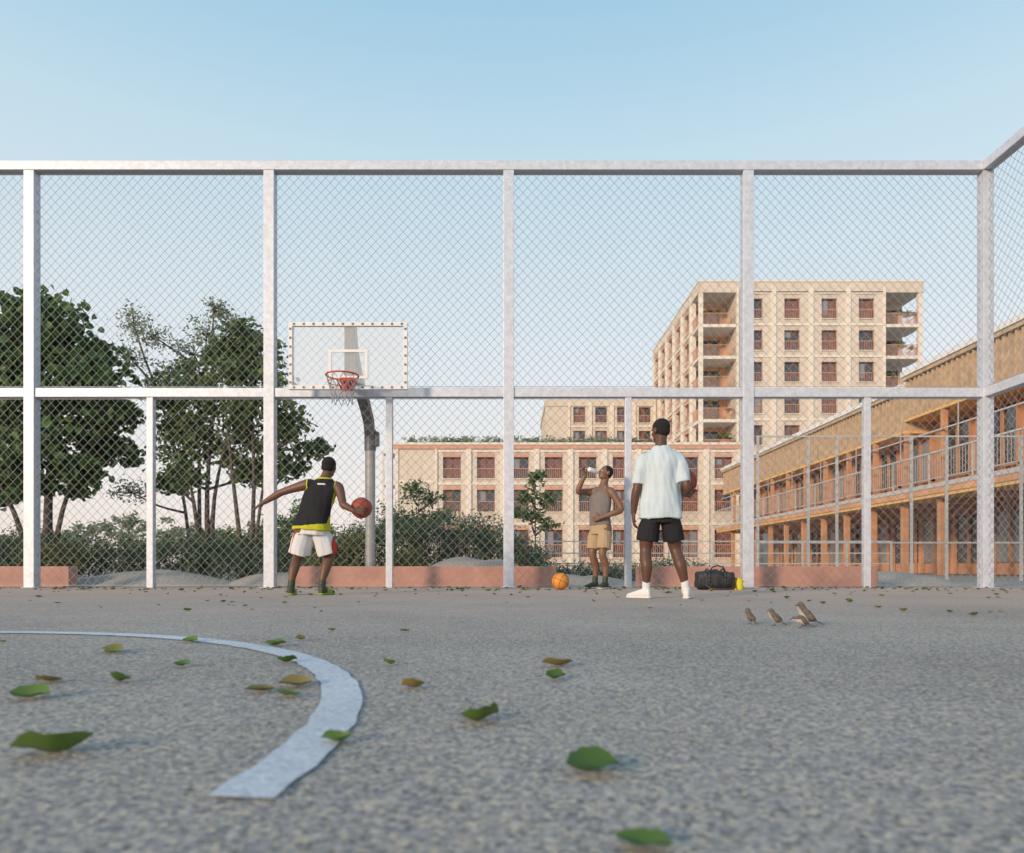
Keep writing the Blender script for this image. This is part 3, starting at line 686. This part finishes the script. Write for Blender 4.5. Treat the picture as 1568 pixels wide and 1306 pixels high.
shrubs('shrubs',[(-9.1,.75),(-8.6,.85),(-8.0,.7)],13.0,13.4,60,.085,M_leafY)
shrubs('shrubs',[(-2.3,.55),(-1.9,.75),(-1.5,.45)],12.9,13.4,55,.085,M_leafY)
shrubs('shrubs',[(.5,.4),(1.5,.35),(2.6,.38),(3.6,.5),(4.4,.5)],15.5,16.5,190,.075,M_leafS)
shrubs('distant_shrubs',[(-30,1.9),(-24,2.1),(-21,1.7),(-17,2.6),(-15,2.4),(-12,1.7),(-9.5,1.6),(-8,1.8)],28,32,420,.2,M_leafC,nl=34,asp=.5)
shrubs('distant_shrubs',[(-11,1.4),(-9,1.9),(-7.5,2.6),(-6.6,1.9),(-5.5,1.5)],24,26,260,.14,M_leafB,nl=26,asp=.5)

# fallen leaves
def fallen():
    lstg=[];lstb=[]
    def one(x,y,L,yaw,brown=False,curl=.2):
        n=8; vs=[];fs=[]
        d=np.array([math.cos(yaw),math.sin(yaw),0]); s=np.array([-d[1],d[0],0]); tw=rng.uniform(-.7,.7)
        wr=rng.uniform(.34,.44)
        for i in range(n):
            t=i/(n-1); w=L*wr*(math.sin(math.pi*min(1,t*.93+.05))**.75)*(1 if i else .15)*(1+.05*((-1)**i))
            if i==n-1: w=.001
            zc=.006+L*curl*(.55*abs(t-.45)**1.3+.07*math.sin(t*7)); up=w*(.15+curl*.8)
            c=np.array([x,y,0])+d*(t-.5)*L
            for q in(-1,-.5,0,.5,1):
                vs.append(c+s*w*q+np.array([0,0,zc+up*abs(q)**1.5*(1+tw*q)+rng.uniform(0,.04)*L*abs(q)]))
        for i in range(n-1):
            for j in range(4): fs.append([i*5+j,i*5+j+1,(i+1)*5+j+1,(i+1)*5+j])
        (lstb if brown else lstg).append((np.array(vs),np.array(fs)))
    data=[]
    for u,v,w,br in [(80,1157,108,0),(45,1071,60,0),(75,1046,40,1),(185,1046,36,0),(278,1022,28,0),(291,984,24,0),(172,998,34,1),(172,1001,28,0),(422,990,32,0),(440,1016,30,0),(460,981,16,1),(398,1061,46,1),(452,1052,50,1),(441,1068,44,0),(515,1140,46,0),(508,967,12,0),(620,968,16,0),(597,1019,22,0),(632,1056,36,1),(735,1107,64,0),(853,1021,48,1),(851,1042,32,0),(908,1186,86,0),(985,1302,88,0),(436,924,9,0),(375,929,9,0),(60,915,12,0),(1205,917,12,1),(1350,913,10,1),(1345,931,14,1),(1383,936,13,1),(1455,938,14,0),(1490,943,16,1),(5,985,10,1),(1260,925,10,1),(1300,921,10,0)]:
        s=(v-867)/.33; data.append(((u-784)/s,1089/s,w/s,br))
    for x,y,L,br in data: one(x,y,min(L,.14),rng.uniform(-.5,.5)+(math.pi if rng.uniform()<.5 else 0),bool(br),curl=rng.uniform(.25,.75))
    for i in range(430):
        x=rng.uniform(-10,7.1); y=10.85-abs(rng.normal())*.9; one(x,y,rng.uniform(.03,.08),rng.uniform(0,6.28),rng.uniform()<.5,curl=rng.uniform(.1,.8))
    for i in range(90):
        x=rng.uniform(-7,7); y=rng.uniform(5,9.5)
        if abs(x)>.7*y: continue
        one(x,y,rng.uniform(.03,.06),rng.uniform(0,6.28),rng.uniform()<.4,curl=rng.uniform(.1,.6))
    e=empty('fallen_leaves',(0,5,0)); leafmesh('green_leaves',lstg,M_fall,e); leafmesh('brown_leaves',lstb,M_fallb,e)
fallen()

# ------------------------------------------------------------ planter walls and mounds
def planter(x0,x1,y0=11.55,h=.33):
    b=MB(); b.box(x0,x1,y0,y0+.25,-.01,h,M_terra); b.build('planter_wall',bevel=.01)
planter(-13,-7.2); planter(-3.55,.72); planter(2.05,5.95)
def mound(x,y,rx,ry,h,name='gravel_mound'):
    b=MB(); n=28
    for i in range(n+1):
        for j in range(n+1):
            u=-1+2*i/n; v=-1+2*j/n; r=math.hypot(u,v); z=h*max(0,(1-r*r))**1.2
            z+=noise.noise(V((u*3+x,v*3,0)))*h*.25*max(0,1-r)
            b.v.append((x+u*rx,y+v*ry,z-.03))
    for i in range(n):
        for j in range(n): a=i*(n+1)+j; b.f.append((a,a+n+1,a+n+2,a+1)); b.m.append(b.mi(M_grav))
    b.build(name,smooth=True)
mound(-.7,13.0,1.6,.9,.52); mound(-6.4,12.6,1.9,.9,.28); mound(-8.3,12.7,1.0,.7,.3); mound(-4.2,12.6,1.0,.6,.25); mound(6.9,13,1.4,.8,.25); mound(1.3,13.6,1.2,.8,.2)

# ------------------------------------------------------------ buildings
def facade(B,u0,nb,bw,rows,zb,zt,ww,curt=.35,mask=None,mull=True,pil=True,lintel=None):
    ow=(bw-ww)/2
    for i in range(nb+1):
        a=u0+i*bw-(ow if i>0 else 0); c=u0+i*bw+(ow if i<nb else 0)
        if i==0: a=u0
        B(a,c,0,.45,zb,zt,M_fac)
        if pil: 
            m_=u0+i*bw; B(max(u0,m_-.22),min(u0+nb*bw,m_+.22),-.12,-.0,zb,zt-.05,M_pil)
    for i in range(nb):
        a=u0+i*bw+ow; c=a+ww; z=zb
        for (z0,z1) in rows:
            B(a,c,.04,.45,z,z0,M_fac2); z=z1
            g=random.random(); gm=M_glassr if g<curt else (M_glassl if g<curt+.15 else M_glass)
            B(a,c,.36,.40,z0,z1,gm)
            B(a,a+.07,.28,.36,z0,z1,M_frame); B(c-.07,c,.28,.36,z0,z1,M_frame)
            B(a+.07,c-.07,.28,.36,z1-.08,z1,M_frame); B(a+.07,c-.07,.28,.36,z0,z0+.08,M_frame)
            if mull: B((a+c)/2-.04,(a+c)/2+.04,.29,.36,z0+.08,z1-.08,M_frame)
            if random.random()<.6:
                hh=random.choice([.3,.5,.8]); B(a+.08,(a+c)/2-.04,.34,.357,z1-.08-(z1-z0-.16)*hh,z1-.08,M_glassr if random.random()<.5 else M_glassl)
            rz=z0+(z1-z0)*.45
            B(a,c,.06,.10,rz,rz+.05,M_terrapale)
            k=9
            for j in range(k): x=a+ww*(j+.5)/k; B(x-.015,x+.015,.07,.09,z0+.02,rz,M_terrapale)
            B(a-.06,c+.06,-.06,.10,z0-.09,z0-.01,M_pil)
            if lintel: B(a-.02,c+.02,-.03,.04,z1,z1+.30,lintel)
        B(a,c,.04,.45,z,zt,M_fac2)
    for (z0,z1) in rows:
        zz=(z1+.42); B(u0,u0+nb*bw,-.06,-.0,zz,zz+.22,M_pil)
def tower():
    X0,X1,Y0,Y1=17.9,39.26,68.,90.; H=27.5; e=empty('apartment_tower',(X0,Y0,0)); b=MB(); bw=(X1-X0)/6
    rows=[(24.05-3.03*k,25.95-3.03*k) for k in range(8)][::-1]
    Bf=lambda u0,u1,w0,w1,z0,z1,m:b.box(u0,u1,Y0+w0,Y0+w1,z0,z1,m)
    Bs=lambda u0,u1,w0,w1,z0,z1,m:b.box(X0+w0,X0+w1,u0,u1,z0,z1,m)
    rows=[r for r in rows if r[0]>.5]
    facade(Bf,X0+bw,4,bw,rows,0,H-.3,1.5)
    b.box(X0+bw,X1-bw,Y0+.45,Y0+3,0,H-.3,M_fac2); b.box(X0+.46,X1-.3,Y0+3,Y1,0,H-.3,M_fac2)
    facade(Bs,Y0+3,5,(Y1-Y0-3)/5,rows,0,H-.3,1.7,curt=.8,lintel=M_orange)
    for (z0,z1) in rows:
        fl=z0-.55
        for (a,c) in ((X0,X0+bw),(X1-bw,X1)):
            b.box(a+.002,c-.002,Y0+.01,Y0+2.998,fl-.3,fl,M_pil)
            b.box(a+.2,c-.2,Y0+.1,Y0+.15,fl+1.05,fl+1.1,M_terrapale)
            for j in range(28):
                x=a+.2+(c-a-.4)*(j+.5)/28; b.box(x-.012,x+.012,Y0+.11,Y0+.14,fl,fl+1.05,M_terrapale)
            xs=a if a==X0 else c-.05
            b.box(xs,xs+.05,Y0+.4,Y0+2.9,fl+1.05,fl+1.1,M_terrapale)
            for j in range(14): y=Y0+.4+2.5*(j+.5)/14; b.box(xs+.01,xs+.04,y-.012,y+.012,fl,fl+1.05,M_terrapale)
            mid=(a+c)/2
            b.box(mid-1.3,mid+.9,Y0+2.95,Y0+2.997,fl+.05,fl+2.35,M_glass); b.box(mid-1.38,mid-1.3,Y0+2.9,Y0+2.997,fl,fl+2.42,M_frame); b.box(mid+.9,mid+.98,Y0+2.9,Y0+2.997,fl,fl+2.42,M_frame); b.box(mid-.2,mid-.12,Y0+2.9,Y0+2.95,fl,fl+2.42,M_frame)
    for x in (X0,X1-.38): b.box(x,x+.38,Y0,Y0+.38,0,H-.3,M_pil)
    b.box(X0+.0,X0+.38,Y0+2.62,Y0+2.998,0,H-.3,M_pil)
    b.box(X0+.47,X0+bw-.003,Y0+2.99,Y0+2.9995,1,H-1.2,M_orange)
    b.box(X0-.06,X1+.06,Y0-.06,Y1+.06,H-1.0,H,M_fac); b.box(X0-.12,X1+.12,Y0-.12,Y1+.12,H,H+.14,M_pil)
    for i in range(13):
        x=X0+(X1-X0)*i/12; b.box(x-.05,x+.05,Y0-.085,Y0-.06,H-.95,H-.02,M_fac2)
    b.build('walls_windows_balconies',e)
    lst=[]
    for (z0,z1) in rows:
        for _ in range(6):
            side=random.random()<.5; x=random.uniform(X0+.5,X0+bw-.5) if side else random.uniform(X1-bw+.5,X1-.5)
            clump_leaves(lst,(x,Y0+.5,z0+random.uniform(.3,.85)),random.uniform(.25,.5),6,16,.22,.5)
    leafmesh('balcony_plants',lst,M_leafB,e)
tower()
def midblock():
    X0,X1,Y0=4.1,17.6,87.; H=20.7; e=empty('apartment_block',(X0,Y0,0)); b=MB()
    Bf=lambda u0,u1,w0,w1,z0,z1,m:b.box(u0,u1,Y0+w0,Y0+w1,z0,z1,m)
    b.box(X0,X0+2.8,Y0,Y0+.45,0,H-.3,M_fac); b.box(X0,X1,Y0+.45,Y0+14,0,H-.3,M_fac2)
    facade(Bf,X0+2.8,4,2.67,[(3.4+2.9*k,5.3+2.9*k) for k in range(6)],0,H-.3,1.45)
    b.box(X0-.1,X1,Y0-.1,Y0+14.1,H-.8,H,M_fac); b.box(X1+.002,17.96,Y0+.05,Y0+14,0,H-.02,M_fac)
    b.build('walls_windows',e)
midblock()
def lowblock():
    X0,X1,Y0=-10.2,20.9,62.; H=11.1; e=empty('low_residential_building',(X0,Y0,0)); b=MB()
    Bf=lambda u0,u1,w0,w1,z0,z1,m:b.box(u0,u1,Y0+w0,Y0+w1,z0,z1,m)
    U=-6.72; bw=2.96
    b.box(X0,U,Y0,Y0+.45,0,H-.25,M_fac); b.box(X0,X1,Y0+.45,Y0+5.5,0,H-.25,M_fac2)
    for x in (-9.1,-7.9): b.box(x-.03,x+.03,Y0-.012,Y0,0,H-1.4,M_fac2)
    for z in (3.9,7.6): b.box(X0,U,Y0-.045,Y0,z,z+.22,M_pil)
    b.box(X0,X0+.3,Y0-.09,Y0,0,H-.5,M_pil)
    facade(Bf,U,9,bw,[(1.1,3.5),(5.1,7.0),(8.0,9.85)],0,H-.25,1.55,lintel=M_terrapale)
    b.box(X0-.1,X1+.1,Y0-.14,Y0+5.6,H-.55,H-.2,M_terrapale); b.box(X0-.15,X1+.15,Y0-.2,Y0+5.7,H-.2,H,M_pil)
    for z in (.2,3.9,7.4,10.2):
        b.box(X0-1.2,X0-.005,Y0+.2,Y0+3,z,z+.2,M_pil)
    b.box(X0-1.2,X0-1.02,Y0+.22,Y0+.4,0,10.2,M_pil)
    for z in (4.1,7.6):
        b.box(X0-1.15,X0,Y0+.25,Y0+.3,z+1,z+1.06,M_rail)
        for j in range(8): b.box(X0-1.1+j*.14,X0-1.07+j*.14,Y0+.26,Y0+.29,z,z+1,M_rail)
    b.build('walls_windows',e)
    lst=[]
    for i in range(150):
        x=random.uniform(X0+1,X1-8); clump_leaves(lst,(x,Y0+random.uniform(.5,3),H+.3),random.uniform(.3,.75),4,10,.26,.4)
    leafmesh('roof_plants',lst,M_leafC,e)
lowblock()
def school():
    X=16.0; e=empty('timber_school_building',(X,18,0)); b=MB()
    segs=[(14.,29.,8.2),(29.,54.,7.75)]
    for (ya,yb,H) in segs:
        zc=H-2.0
        b.box(X+1.3,X+16,ya,yb,3.4,H-.35,M_orange)
        b.box(X,X+16,ya,yb,zc,zc+.12,M_soffit)
        b.box(X+.08,X+1.3,ya,yb,zc+.12,H-.35,M_tan)
        y=ya+.1
        while y<yb-.1:
            b.box(X-.03,X+.08,y,y+.09,zc+.12,H-.35,M_tan); y+=.3
        b.box(X-.12,X+16,ya,yb,H-.35,H-.2,M_tan); b.box(X-.18,X+16.1,ya,yb,H-.2,H,M_white)
        b.box(X-.5,X+1.3,ya,yb,3.0,3.35,M_orange); b.box(X-.53,X-.5,ya,yb,3.22,3.38,M_rail)
        b.box(X-.45,X+6,ya,yb,2.88,2.998,M_soffit)
        n=int((yb-ya)/2.5); st=(yb-ya)/n
        for i in range(n):
            y0=ya+i*st
            b.box(X+.02,X+.2,y0-.09,y0+.09,3.352,zc,M_orange2)
            b.box(X+1.2,X+1.298,y0+.12,y0+st*.62,3.9,zc-.25,M_glass if i%3 else M_glassl)
            for yy in (y0+.06,y0+st*.34,y0+st*.62): b.box(X+1.1,X+1.296,yy,yy+.07,3.42,zc-.1,M_orange2)
            b.box(X+1.12,X+1.295,y0+.06,y0+st*.65,3.8,3.9,M_orange2)
            b.box(X+1.18,X+1.297,y0+st*.70,y0+st*.95,3.45,zc-.15,M_orange2 if i%2 else M_terra)
            b.box(X-.46,X-.41,y0,y0+.05,3.352,4.5,M_rail)
            b.box(X-.1,X+.12,y0-.11,y0+.11,0,2.878,M_orange2)
            b.box(X+3.4,X+3.48,y0+.1,y0+st*.8,.5,2.5,M_glassl if i%2 else M_glass); 
            for yy in (y0+.05,y0+st*.42,y0+st*.8): b.box(X+3.3,X+3.395,yy,yy+.1,0,2.87,M_orange2)
            b.box(X-.14,X+3.2,y0-.06,y0+.06,2.7,2.877,M_orange2)
        b.box(X-.47,X-.40,ya,yb,4.5,4.56,M_rail); b.box(X-.45,X-.42,ya,yb,3.55,3.58,M_rail)
        y=ya
        while y<yb: b.box(X-.441,X-.429,y,y+.012,3.58,4.5,M_rail); y+=.16
        b.box(X+3.5,X+16,ya,yb,0,2.878,M_orange)
        b.box(X-.10,X-.06,ya,yb,5.4,5.45,M_rail)
        for i in range(n*2):
            y0=ya+i*st/2
            if i%3==0: b.box(X-.16,X-.13,y0,y0+.03,4.56,zc,M_rail)
    b.build('walls_roof_gallery',e)
school()
def yard_fence():
    e=empty('yard_fence',(5.6,16.2,0)); b=MB(); y=16.2
    for x in (5.6,6.75,7.4,9.1,9.9,11.6,13.3): b.box(x-.025,x+.025,y-.025,y+.025,0,3.3,M_rail)
    for z in (.85,3.27): b.box(5.6,14.5,y-.018,y+.018,z,z+.035,M_rail)
    L_=[]; chain(L_,(5.6,y-.035,0),(1,0,0),8.9,.05,3.25,cw=.22,ch=.22,r=.003)
    b.build('posts_rails',e); npmesh('wire_mesh',L_,M_wire,e)
    e=empty('steel_handrail',(2.0,24,0)); b=MB(); y=24
    for i in range(9): x=.8+i*1.5; b.box(x-.025,x+.025,y-.025,y+.025,0,1.15,M_rail)
    for z in (.4,.75,1.15): b.box(.8,12.8,y-.02,y+.02,z,z+.04,M_rail)
    b.build('posts_rails',e)
yard_fence()

# ------------------------------------------------------------ sky, sun, camera
el=math.radians(15); rot=math.radians(222)
w=D.worlds.new('World'); scene.world=w; w.use_nodes=True; nt=w.node_tree; BG=nt.nodes['Background']
sk=nt.nodes.new('ShaderNodeTexSky'); sk.sky_type='NISHITA'; sk.sun_disc=False; sk.sun_elevation=el; sk.sun_rotation=rot
sk.air_density=1.0; sk.dust_density=2.5; sk.ozone_density=1.0; sk.altitude=100
STR=.15
tc=nt.nodes.new('ShaderNodeTexCoord'); sx=nt.nodes.new('ShaderNodeSeparateXYZ'); nt.links.new(tc.outputs['Generated'],sx.inputs[0])
cr=nt.nodes.new('ShaderNodeValToRGB'); nt.links.new(sx.outputs[2],cr.inputs[0])
el_=cr.color_ramp.elements; el_[0].position=0; el_[0].color=(.98,.82,.74,1); el_[1].position=1; el_[1].color=(.20,.42,.68,1)
for p,c in ((.08,(.96,.88,.84)),(.25,(.84,.89,.92)),(.49,(.60,.79,.90)),(.63,(.38,.65,.84))):
    x=el_.new(p); x.color=(*c,1)
vm=nt.nodes.new('ShaderNodeVectorMath'); vm.operation='SCALE'; vm.inputs['Scale'].default_value=1/STR; nt.links.new(cr.outputs[0],vm.inputs[0])
mx=nt.nodes.new('ShaderNodeMixRGB'); mx.inputs[0].default_value=.88; nt.links.new(sk.outputs[0],mx.inputs[1]); nt.links.new(vm.outputs[0],mx.inputs[2])
nt.links.new(mx.outputs[0],BG.inputs[0]); BG.inputs[1].default_value=STR
sd=V((math.sin(rot)*math.cos(el),math.cos(rot)*math.cos(el),math.sin(el)))
sl=D.lights.new('sun','SUN'); sl.energy=2.9; sl.angle=math.radians(8); sl.color=(1,.75,.53)
so=D.objects.new('sun',sl); so.rotation_euler=sd.to_track_quat('Z','Y').to_euler(); so.location=(-10,-10,20); COL.objects.link(so)
cam=D.cameras.new('camera'); co=D.objects.new('camera',cam); COL.objects.link(co)
co.location=(0,0,CAMH); co.rotation_euler=(math.radians(90),0,0)
cam.sensor_width=36; cam.lens=25; cam.shift_y=(867-653)/1568; cam.clip_end=3000; cam.clip_start=.05
cam.dof.use_dof=True; cam.dof.focus_distance=9.5; cam.dof.aperture_fstop=3.2
scene.camera=co
scene.view_settings.view_transform='Standard'; scene.view_settings.look='None'; scene.view_settings.exposure=0
